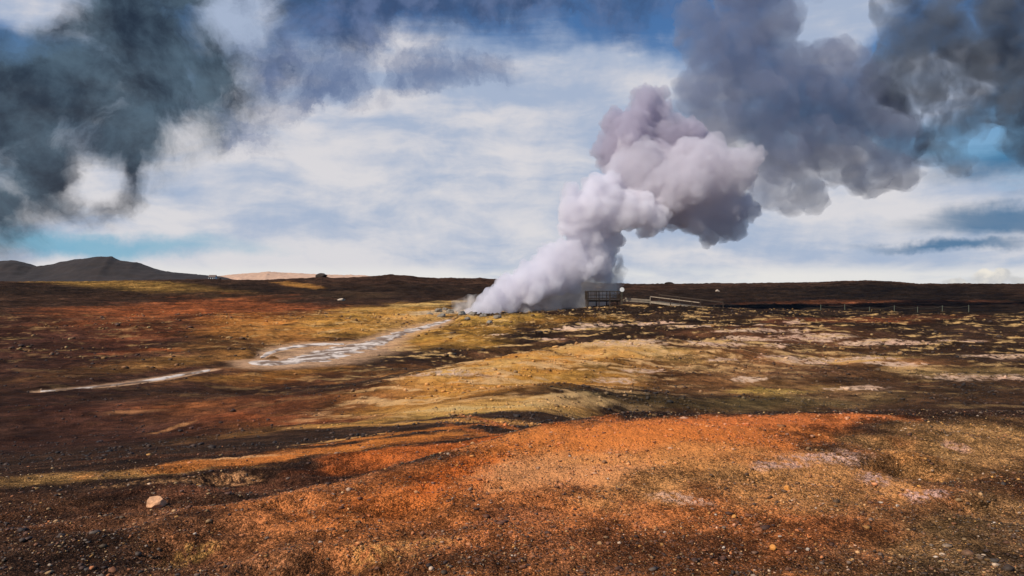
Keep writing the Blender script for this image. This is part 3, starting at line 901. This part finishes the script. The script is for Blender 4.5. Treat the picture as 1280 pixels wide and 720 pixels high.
# ------------------------------------------------------------------ far farmhouse
M_WALL = simple_mat('white_render', (.72, .70, .66), .8, .08, 2, .05)
M_ROOF = simple_mat('grey_sheet_roof', soil(96, 84, 80), .6, .2, 3, .1)
M_PANE = simple_mat('window_glass', (.03, .035, .04), .15, .1, 3, 0)
def farmhouse(px, py, Y, w, h, dp, label, rz=0):
    p = at(px, py, Y)
    root = empty('farmhouse', (p.x, p.y, p.z), rz); tag(root, label, 'house')
    bm = bmesh.new()
    vs = [bm.verts.new(c) for c in [(-w/2, -dp/2, -2), (w/2, -dp/2, -2), (w/2, dp/2, -2), (-w/2, dp/2, -2), (-w/2, -dp/2, h), (w/2, -dp/2, h), (w/2, dp/2, h), (-w/2, dp/2, h), (-w/2, 0, h + dp*.32), (w/2, 0, h + dp*.32)]]
    for f in [(0,1,5,4), (2,3,7,6), (1,2,6,9,5), (3,0,4,8,7), (3,2,1,0), (4,5,9,8), (6,7,8,9)]: bm.faces.new([vs[i] for i in f])
    bm_obj('wall', bm, M_WALL, root)
    bm = bmesh.new()
    for s in (-1, 1):
        bm_bar(bm, (-w/2 - .3, s * (dp/4 + .12), h + dp*.16 + .02), (w/2 + .3, s * (dp/4 + .12), h + dp*.16 + .02), .01, .01)
    bm.clear()
    e = .3
    for s in (-1, 1):
        q = [(-w/2 - e, s*(dp/2 + e), h - e*.64 + .03), (w/2 + e, s*(dp/2 + e), h - e*.64 + .03), (w/2 + e, 0, h + dp*.32 + .03), (-w/2 - e, 0, h + dp*.32 + .03)]
        lo = [bm.verts.new(c) for c in q]; hi = [bm.verts.new((c[0], c[1], c[2] + .12)) for c in q]
        bm.faces.new(lo[::-1]); bm.faces.new(hi)
        for i in range(4): bm.faces.new([lo[i], lo[(i+1) % 4], hi[(i+1) % 4], hi[i]])
    bmesh.ops.recalc_face_normals(bm, faces=bm.faces)
    bm_obj('roof', bm, M_ROOF, root)
    for i in range(3):
        cx = -w/2 + w * (i + .5) / 3
        bm = bmesh.new(); bm_bar(bm, (cx - .5, -dp/2 - .01, h*.55), (cx + .5, -dp/2 - .01, h*.55), .06, 1.1)
        bm_obj('window', bm, M_PANE, root)
farmhouse(266, 350.2, 640, 5.2, 2.4, 5, 'tiny white farmhouse on the far plain right of the hills')
rock('lava_outcrop', (274 - 640) / F * 268, 268, (.9, .8, .55), M_DARK, 'small black lava outcrop just right of the white farmhouse', 'outcrop', seed=75)

# ------------------------------------------------------------------ hills
def hills(name, D, prof, depth, mat, base=2.0):
    pxs = np.array([p[0] for p in prof], float); pys = np.array([p[1] for p in prof], float)
    u = np.linspace((pxs[0] - 640) / F, (pxs[-1] - 640) / F, 420); v = np.linspace(-1, 1, 90)
    U, V = np.meshgrid(u, v)
    Y = D + V * depth; X = U * D * (1 + V * depth / D * .6)
    zc = EYE + (HORIZON - np.interp(U + .01 * V, (pxs - 640) / F, pys)) / F * D
    prof_v = np.exp(-(V / .42) ** 2)
    edge = sstep(0, .08, (U - u[0]) / (u[-1] - u[0])) * sstep(0, .08, (u[-1] - U) / (u[-1] - u[0]))
    nz = ridged2(X.ravel(), Y.ravel(), depth * .5, 5, seed=3.0).reshape(X.shape)
    Z = base - 30 * (1 - edge) * 0 + (zc - base) * prof_v * (1 + .10 * nz * (1 - prof_v * .7)) + (D / 300.) * (.5 * nz + .5 * ridged2(X.ravel(), Y.ravel(), depth * .12, 4, seed=8.0).reshape(X.shape)) * (np.abs(V) < .95)
    Z = Z - 40 * sstep(.8, 1, np.abs(V)) - 20 * (1 - edge)
    n, k = U.shape
    vs = np.stack([X, Y, Z], -1).reshape(-1, 3)
    i = np.arange(n - 1)[:, None] * k; j = np.arange(k - 1)[None]
    q = np.stack([i + j, i + j + 1, i + k + j + 1, i + k + j], -1).reshape(-1, 4)
    o = mesh_obj(name, vs.tolist(), q.tolist(), mat, smooth=True)
    tag(o, kind='structure')
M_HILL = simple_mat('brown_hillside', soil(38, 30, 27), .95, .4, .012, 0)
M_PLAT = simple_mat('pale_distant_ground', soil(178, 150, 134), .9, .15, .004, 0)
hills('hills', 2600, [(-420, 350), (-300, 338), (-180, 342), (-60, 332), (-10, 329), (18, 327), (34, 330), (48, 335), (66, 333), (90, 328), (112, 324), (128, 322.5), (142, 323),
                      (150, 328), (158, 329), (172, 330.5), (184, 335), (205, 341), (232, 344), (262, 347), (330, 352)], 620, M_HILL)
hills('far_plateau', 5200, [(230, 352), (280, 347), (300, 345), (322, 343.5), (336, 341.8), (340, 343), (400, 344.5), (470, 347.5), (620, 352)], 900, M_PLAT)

# ------------------------------------------------------------------ steam
def steam_mesh(name, blobs, mat, voxel, kids=13, grand=5, kid_r=(.32, .52), disp=.25, seed=1, wl=1.5, cut=None):
    rd = np.random.default_rng(seed)
    C_, Rd = [], []
    for (px, py, r, Y) in blobs:
        c = np.array(at(px, py, Y)); rr = r / F * Y
        C_.append(c); Rd.append(rr)
        for _ in range(kids):
            d = rd.normal(size=3); d /= np.linalg.norm(d)
            r2 = rr * rd.uniform(*kid_r); c2 = c + d * rr * rd.uniform(.72, .92)
            C_.append(c2); Rd.append(r2)
            for _ in range(grand):
                e = rd.normal(size=3); e /= np.linalg.norm(e); e = e + d * .8; e /= np.linalg.norm(e)
                r3 = r2 * rd.uniform(.3, .5)
                if r3 < voxel * 1.3: continue
                C_.append(c2 + e * r2 * .88); Rd.append(r3)
    C_ = np.array(C_); Rd = np.array(Rd)
    bm = bmesh.new(); bmesh.ops.create_icosphere(bm, subdivisions=2, radius=1.0)
    sv = np.array([v.co[:] for v in bm.verts]); sf = np.array([[v.index for v in f.verts] for f in bm.faces]); bm.free()
    V = (sv[None] * Rd[:, None, None] + C_[:, None, :]).reshape(-1, 3)
    Fc = (sf[None] + (np.arange(len(Rd)) * len(sv))[:, None, None]).reshape(-1, 3)
    me = bpy.data.meshes.new(name + '_raw')
    me.vertices.add(len(V)); me.vertices.foreach_set('co', V.astype(np.float32).ravel())
    me.loops.add(len(Fc) * 3); me.loops.foreach_set('vertex_index', Fc.astype(np.int32).ravel())
    me.polygons.add(len(Fc)); me.polygons.foreach_set('loop_start', (np.arange(len(Fc)) * 3).astype(np.int32))
    me.update(calc_edges=True)
    o = bpy.data.objects.new(name, me); COL.objects.link(o)
    md = o.modifiers.new('union', 'REMESH'); md.mode = 'VOXEL'; md.voxel_size = voxel
    dg = bpy.context.evaluated_depsgraph_get()
    me2 = bpy.data.meshes.new_from_object(o.evaluated_get(dg)); me2.name = name
    o.modifiers.clear(); o.data = me2; bpy.data.meshes.remove(me)
    nv = len(me2.vertices)
    P = np.empty(nv * 3, np.float32); me2.vertices.foreach_get('co', P); P = P.reshape(-1, 3).astype(float)
    Nn = np.empty(nv * 3, np.float32); me2.vertex_normals.foreach_get('vector', Nn); Nn = Nn.reshape(-1, 3)
    # billow: rounded lobes with sharp creases between them
    b = 0; a = 1.0; w = wl
    for k in range(3):
        b = b + a * (np.abs(perlin3(P / w + 7.7 * k)) * 2 - .45); a *= .5; w *= .47
    P = P + Nn * (disp * b)[:, None]
    # drift of the whole outline
    off = np.stack([perlin3(P / 6 + 3), perlin3(P / 6 + 31), perlin3(P / 6 + 77)], -1) * .5
    P = P + off
    me2.vertices.foreach_set('co', P.astype(np.float32).ravel()); me2.update()
    md = o.modifiers.new('union', 'REMESH'); md.mode = 'VOXEL'; md.voxel_size = voxel * 1.02
    dg = bpy.context.evaluated_depsgraph_get()
    me3 = bpy.data.meshes.new_from_object(o.evaluated_get(dg)); me3.name = name
    o.modifiers.clear(); o.data = me3; bpy.data.meshes.remove(me2)
    # drop the small closed pockets and crumbs the union leaves behind
    bm = bmesh.new(); bm.from_mesh(me3); bm.verts.ensure_lookup_table()
    seen = np.zeros(len(bm.verts), bool); drop = []
    for v0 in bm.verts:
        if seen[v0.index]: continue
        seen[v0.index] = True; st = [v0]; isl = [v0]
        while st:
            v = st.pop()
            for e in v.link_edges:
                w_ = e.other_vert(v)
                if not seen[w_.index]:
                    seen[w_.index] = True; st.append(w_); isl.append(w_)
        if len(isl) < 1500: drop += isl
    if drop and len(drop) < len(bm.verts): bmesh.ops.delete(bm, geom=drop, context='VERTS')
    bm.to_mesh(me3); bm.free()
    me3.polygons.foreach_set('use_smooth', [True] * len(me3.polygons))
    me3.materials.clear(); me3.materials.append(mat)
    return o

def steam_mat(name, density, colour, aniso=0.25, het=None, step=1.0):
    m, g, out = new_mat(name)
    pv = g.n('ShaderNodeVolumePrincipled')
    pv.inputs['Color'].default_value = colour; pv.inputs['Anisotropy'].default_value = aniso
    if het is None:
        pv.inputs['Density'].default_value = density
    else:
        pos = g.n('ShaderNodeTexCoord').outputs['Object']
        nz = g.noise(pos, het[0], 6, .64, .7)
        d = g.step(nz, het[1], het[2], 0.0, density)
        g.put(pv.inputs['Density'], d)
    g.link(pv.outputs[0], out.inputs['Volume'])
    if hasattr(m, 'volume_intersection_method'): pass
    m.cycles.volume_step_rate = step
    if het is None: m.cycles.homogeneous_volume = True
    return m

VY = 108.0
WHITE = (.985, .985, .99, 1)
stem_blobs = [(588, 390, 8, VY - 1), (600, 384, 12, VY - 1), (618, 376, 16, VY - 1), (640, 366, 21, VY), (664, 355, 25, VY), (690, 342, 28, VY + 1), (716, 330, 27, VY + 1),
    (742, 318, 25, VY + 2), (735, 292, 27, VY + 2), (728, 268, 26, VY + 1), (712, 258, 15, VY), (706, 284, 8, VY), (712, 240, 11, VY + 1), (760, 262, 30, VY + 2), (752, 240, 24, VY + 2),
    (795, 262, 24, VY + 1), (822, 270, 17, VY), (812, 285, 13, VY + 1), (765, 300, 14, VY + 3), (752, 340, 14, VY + 3)]
mid_blobs = [(800, 218, 42, VY + 5), (845, 228, 46, VY + 5), (885, 222, 40, VY + 3), (918, 208, 24, VY + 1), (940, 200, 15, VY), (928, 222, 18, VY + 1), (905, 258, 30, VY + 4), (868, 272, 22, VY + 4),
    (888, 292, 15, VY + 4), (915, 284, 17, VY + 5), (930, 262, 16, VY + 5), (855, 262, 24, VY + 5), (862, 200, 30, VY + 7)]
mauve_blobs = [(792, 172, 34, VY + 8), (770, 190, 22, VY + 8), (757, 172, 9, VY + 8), (765, 152, 11, VY + 8), (812, 140, 26, VY + 9), (832, 176, 32, VY + 8), (800, 120, 11, VY + 9), (862, 180, 30, VY + 9), (776, 205, 16, VY + 7)]
up_blobs = [(880, 112, 38, VY + 12), (858, 55, 14, VY + 14), (870, 25, 26, VY + 14), (885, 60, 34, VY + 13), (920, 60, 42, VY + 14), (930, -10, 44, VY + 15), (965, 30, 38, VY + 15), (905, 150, 40, VY + 12),
    (950, 130, 50, VY + 13), (992, 95, 44, VY + 14), (1045, 85, 40, VY + 15), (1060, 120, 46, VY + 15), (1098, 150, 40, VY + 16), (980, 185, 48, VY + 12), (1008, 238, 26, VY + 12), (990, 258, 18, VY + 11),
    (1045, 185, 42, VY + 14), (1085, 212, 32, VY + 15), (1125, 215, 24, VY + 16), (960, 235, 28, VY + 10), (1110, 195, 30, VY + 15), (1135, 180, 26, VY + 16), (1015, 125, 40, VY + 14), (940, 90, 40, VY + 14)]
right_blobs = [(1128, 0, 30, VY + 13), (1120, 30, 26, VY + 13), (1165, 35, 40, VY + 12), (1225, 25, 52, VY + 11), (1290, 60, 60, VY + 10), (1205, 85, 36, VY + 12), (1265, 120, 44, VY + 10), (1215, 150, 26, VY + 12), (1180, 120, 30, VY + 14),
    (1340, 110, 70, VY + 9), (1400, 60, 90, VY + 6), (1165, 180, 26, VY + 15), (1275, 180, 24, VY + 11), (1150, 80, 28, VY + 14), (1200, 205, 18, VY + 14), (1320, 10, 70, VY + 9), (1240, -40, 60, VY + 11), (1125, 60, 32, VY + 13), (1135, 115, 34, VY + 14), (1100, 90, 26, VY + 14)]

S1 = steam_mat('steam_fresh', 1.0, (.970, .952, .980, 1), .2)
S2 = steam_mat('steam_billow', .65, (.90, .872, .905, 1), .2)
S3 = steam_mat('steam_drift', .24, (.44, .475, .60, 1), .2, het=(.30, .22, .60), step=.25)  # slate tone is shade on the drifting steam, put into its albedo
S4 = steam_mat('steam_ragged', .42, (.32, .36, .43, 1), .2, het=(.24, .36, .66), step=.25)  # darkest steam: the cloud's own shade painted into the volume colour
o = steam_mesh('steam_plume', stem_blobs, S1, .16, seed=3, disp=.28)
tag(o, 'bright white column of steam leaning right out of the vent', 'steam', kind='stuff')
o = steam_mesh('steam_billow', mid_blobs, S2, .17, seed=4, disp=.34, wl=1.3, grand=7)
tag(o, 'lit lavender billows at the head of the steam column', 'steam', kind='stuff')
S2B = steam_mat('steam_mauve_shade', .75, (.77, .73, .80, 1), .2)  # shaded copy of the billow steam, shade put into the colour
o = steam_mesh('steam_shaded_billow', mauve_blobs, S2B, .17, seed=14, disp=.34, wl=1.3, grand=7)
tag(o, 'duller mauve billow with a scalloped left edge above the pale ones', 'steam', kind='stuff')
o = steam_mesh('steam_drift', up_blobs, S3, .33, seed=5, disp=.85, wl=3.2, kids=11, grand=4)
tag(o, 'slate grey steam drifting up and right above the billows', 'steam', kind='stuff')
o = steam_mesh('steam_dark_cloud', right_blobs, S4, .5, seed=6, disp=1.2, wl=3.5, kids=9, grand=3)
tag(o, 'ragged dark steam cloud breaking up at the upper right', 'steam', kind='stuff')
# thin veil along the ground
S5 = steam_mat('steam_veil', .85, (.92, .86, .80, 1), .1, het=(.55, .36, .68), step=.15)  # brown of shade and ground behind, put into the steam colour
veil = [(576, 385, 11, VY + 2), (590, 380, 14, VY + 2), (610, 388, 12, VY + 1), (640, 385, 14, VY + 2), (670, 378, 20, VY + 2), (700, 370, 24, VY + 3), (730, 358, 28, VY + 5), (752, 346, 22, VY + 6), (763, 362, 12, VY + 7), (745, 372, 14, VY + 5), (690, 385, 12, VY), (660, 392, 8, VY - 1), (720, 378, 14, VY + 1), (762, 335, 18, VY + 6)]
o = steam_mesh('ground_steam', veil, S5, .22, seed=8, disp=.3)
tag(o, 'thin brownish veil of steam low over the vent and beside the platform', 'steam', kind='stuff')

# ------------------------------------------------------------------ sky
SUN_EL, SUN_AZ = 42.0, -124.0     # azimuth measured clockwise from +Y (the view direction)
world = bpy.data.worlds.new('World'); scene.world = world; world.use_nodes = True
wt = world.node_tree; wt.nodes.clear(); g = G(wt)
wout = g.n('ShaderNodeOutputWorld'); bg = g.n('ShaderNodeBackground'); bg.inputs['Strength'].default_value = .1
sky = g.n('ShaderNodeTexSky', sky_type='NISHITA', sun_disc=False)
sky.sun_elevation = R(SUN_EL); sky.sun_rotation = R(SUN_AZ) ; sky.air_density = 1.0; sky.dust_density = .3; sky.ozone_density = 3.0
D = g.n('ShaderNodeTexCoord').outputs['Generated']
dx, dy, dz = g.sep(D)
azn = g.m('ARCTAN2', dx, dy); eln = g.m('ARCSINE', dz)
AE = g.comb(azn, eln, 0.0)

def ae(px, py):
    u = (px - 640) / F
    return math.atan(u), math.atan((HORIZON - py) / F / math.sqrt(1 + u * u))

def blobmask(vec, blobs, soft=.12):
    acc = None
    for (px, py, rx, ry) in blobs:
        a, e = ae(px, py)
        k = math.cos(a) ** 2
        d = g.v('MULTIPLY', g.v('SUBTRACT', vec, (a, e, 0)), (F / rx / k, F / ry / math.cos(a), 0))
        v = g.m('SUBTRACT', 1.0, g.v('LENGTH', d))
        acc = v if acc is None else g.m('SMOOTH_MAX', acc, v, soft)
    return acc

def warp(vec, scale, amt, detail=4, rough=.6):
    nz = g.noise(vec, scale, detail, rough, colour=True)
    return g.v('ADD', vec, g.v('MULTIPLY', g.v('SUBTRACT', nz, (.5, .5, .5)), (amt, amt, 0)))

SK = 10.0   # radiance 1.0 at strength 0.1
def sk(r, g_, b, k=1.0): return rgb(r, g_, b, SK * k)
# cloud sheet as seen in perspective from below
den = g.m('ADD', g.m('MAXIMUM', dz, 0.0), .10)
PL = g.comb(g.m('DIVIDE', dx, den), g.m('DIVIDE', dy, den), 0.0)
PLs = g.v('MULTIPLY', PL, (.55, 1.5, 1))
streak = g.noise(PLs, 1.5, 7, .58, .5)
AEs = g.v('MULTIPLY', AE, (1.0, 5.5, 1))
streak2 = g.noise(AEs, 4.2, 6, .55, .35)
puff = g.noise(AE, 9.0, 8, .6, .25)
puff2 = g.noise(g.v('ADD', AE, (3.1, 1.7, 0)), 22.0, 6, .6, .2)

# clear blue, deepened overhead as in the photograph
blue = g.mix(1.0, sky.outputs[0], (.50, .82, 1.0, 1), 'MULTIPLY')
low = g.step(eln, .0, .32)
c = g.mix(.72, blue, g.mix(low, sk(158, 198, 220), sk(74, 110, 162)))
W1 = warp(AE, 5.0, .10)
# bright high sheet
sheet = blobmask(W1, [(420, 240, 480, 140), (650, 210, 300, 130), (560, 150, 300, 110), (900, 270, 500, 90), (640, 320, 900, 60), (120, 205, 120, 50), (1050, 15, 110, 60), (300, 20, 60, 60), (60, 15, 90, 36), (330, 125, 70, 60), (1180, 250, 120, 50), (1160, 110, 90, 50), (700, 110, 160, 60)], .25)
sd = g.m('ADD', g.m('MULTIPLY', sheet, 1.6), g.m('MULTIPLY', g.m('SUBTRACT', streak2, .5), 1.2))
sd = g.m('ADD', sd, g.m('MULTIPLY', g.m('SUBTRACT', puff, .5), 1.3))
sd = g.m('ADD', sd, g.m('MULTIPLY', g.m('SUBTRACT', streak, .5), .8))
sm_ = g.step(sd, -.35, .50)
tone_ = g.m('ADD', g.m('MULTIPLY', puff, .55), g.m('MULTIPLY', streak2, .45))
tex_ = g.noise(g.v('MULTIPLY', warp(AE, 8.0, .05), (1.0, 3.6, 1)), 5.0, 6, .56, .3)
tone_ = g.m('ADD', g.m('MULTIPLY', tone_, .5), g.m('MULTIPLY', tex_, .5))
tone_ = g.m('SUBTRACT', tone_, g.step(eln, .16, .34, 0.0, .07))
shc = g.mix(g.step(tone_, .40, .58), sk(168, 182, 206), sk(220, 217, 220))
c = g.mix(g.m('MULTIPLY', sm_, .96), c, shc)
# clear teal strips low on both sides
strip = blobmask(warp(g.v('MULTIPLY', AE, (1, 1, 1)), 6.0, .07, 6, .65), [(80, 300, 330, 22), (1280, 268, 170, 26), (1280, 200, 150, 44), (1180, 300, 160, 12)], .1)
stm = g.step(g.m('ADD', strip, g.m('MULTIPLY', g.m('SUBTRACT', streak2, .5), 2.0)), -.1, .9)
c = g.mix(g.m('MULTIPLY', stm, .8), c, g.mix(g.step(azn, -.3, .5), sk(108, 172, 200), sk(24, 98, 142)))
# pale line along the horizon
hl = g.m('MULTIPLY', g.step(eln, .030, .012), g.step(streak2, .30, .5))
c = g.mix(g.m('MULTIPLY', hl, .8), c, sk(232, 230, 226))
# low far cumulus on the right
cu = blobmask(warp(AE, 26.0, .020), [(1240, 349, 34, 9), (1228, 344, 12, 8), (1252, 343, 14, 9), (1195, 352, 24, 5), (1275, 350, 20, 7)], .3)
c = g.mix(g.m('MULTIPLY', g.step(cu, .0, .5), .8), c, g.mix(g.step(puff2, .4, .62), sk(196, 196, 196), sk(240, 232, 218)))
# slate blue cloud at the top centre
W2 = warp(warp(AE, 5.0, .13, 7, .68), 30.0, .02, 5, .7)
fray2 = g.noise(g.v('ADD', W2, (8.0, 4.0, 0)), 9.0, 8, .66, .5)
mid = blobmask(W2, [(400, 35, 130, 75), (500, 5, 190, 60), (640, -10, 200, 50), (740, -5, 160, 40), (350, 90, 80, 60), (640, -80, 500, 90)], .3)
md = g.m('ADD', mid, g.m('MULTIPLY', g.m('SUBTRACT', fray2, .5), 2.6))
md = g.m('ADD', md, g.m('MULTIPLY', g.m('SUBTRACT', puff2, .5), .5))
c = g.mix(g.m('MULTIPLY', g.step(md, -.10, 1.05), .90), c, g.mix(g.step(puff2, .35, .65), sk(60, 78, 112), sk(98, 114, 150)))
wsp = blobmask(W2, [(330, 145, 110, 60), (410, 120, 90, 50), (560, 90, 120, 40)], .3)
fr3 = g.noise(g.v('ADD', W2, (2.0, 9.0, 0)), 10.0, 6, .58, .6)
wd = g.m('ADD', g.m('MULTIPLY', wsp, .9), g.m('MULTIPLY', g.m('SUBTRACT', fr3, .49), 4.0))
wd = g.m('MULTIPLY', g.step(wd, .0, 1.2), g.step(wsp, .0, .4))
c = g.mix(g.m('MULTIPLY', wd, .75), c, sk(86, 106, 146))
# near dark scud at the top left
W3 = warp(warp(AE, 5.5, .10, 6, .60), 26.0, .016, 4, .6)
fray = g.noise(g.v('ADD', W3, (5.0, 2.0, 0)), 8.5, 7, .60, .5)
dark = blobmask(W3, [(10, 140, 90, 110), (-10, 242, 58, 42), (95, 105, 110, 90), (150, 40, 120, 80), (205, 85, 110, 100), (160, 160, 70, 70), (162, 205, 28, 36), (262, 110, 50, 70), (-100, 160, 140, 180), (250, 5, 70, 50), (100, -60, 260, 70), (40, 200, 60, 60)], .25)
dd = g.m('ADD', g.m('MULTIPLY', dark, 1.25), g.m('MULTIPLY', g.m('SUBTRACT', fray, .5), 3.0))
hole = blobmask(W3, [(112, 214, 95, 32), (50, 8, 110, 34), (300, 20, 50, 50)], .2)
dd = g.m('SUBTRACT', dd, g.m('MULTIPLY', g.m('MAXIMUM', hole, 0.0), 1.3))
dcol = g.mix(g.step(g.m('ADD', g.m('MULTIPLY', fray, .6), g.m('MULTIPLY', puff2, .4)), .36, .64), sk(84, 104, 120), sk(38, 48, 62))
c = g.mix(g.m('MULTIPLY', g.step(dd, -.50, .75), .97), c, dcol)
# below the horizon: brown earth
c = g.mix(g.step(eln, -.002, -.02), c, sk(60, 48, 40))
g.link(c, bg.inputs[0]); g.link(bg.outputs[0], wout.inputs[0])
world.cycles.sampling_method = 'MANUAL'; world.cycles.sample_map_resolution = 512

# ------------------------------------------------------------------ sun
sd_ = bpy.data.lights.new('sun', 'SUN'); sd_.energy = 5.0; sd_.angle = R(.6); sd_.color = (1.0, .93, .82)
so = bpy.data.objects.new('sun', sd_); COL.objects.link(so)
a_ = R(SUN_AZ); e_ = R(SUN_EL)
to_sun = Vector((math.sin(a_) * math.cos(e_), math.cos(a_) * math.cos(e_), math.sin(e_)))
so.rotation_euler = to_sun.to_track_quat('Z', 'Y').to_euler()
so.location = to_sun * 200

# ------------------------------------------------------------------ camera
cd = bpy.data.cameras.new('camera'); cd.sensor_width = 36; cd.lens = 36 * F / 1280; cd.clip_end = 60000; cd.clip_start = .05
co = bpy.data.objects.new('camera', cd); COL.objects.link(co)
co.location = (0, 0, EYE)
co.rotation_euler = (R(90) - math.atan(2 / F), 0, 0)
scene.camera = co

# ------------------------------------------------------------------ render settings
scene.render.engine = 'CYCLES'
scene.cycles.max_bounces = 24; scene.cycles.volume_bounces = 10; scene.cycles.diffuse_bounces = 3; scene.cycles.transparent_max_bounces = 96
scene.cycles.volume_max_steps = 256
scene.cycles.use_denoising = True
scene.view_settings.view_transform = 'Standard'; scene.view_settings.look = 'None'
scene.view_settings.exposure = 0.0; scene.view_settings.gamma = 1.0
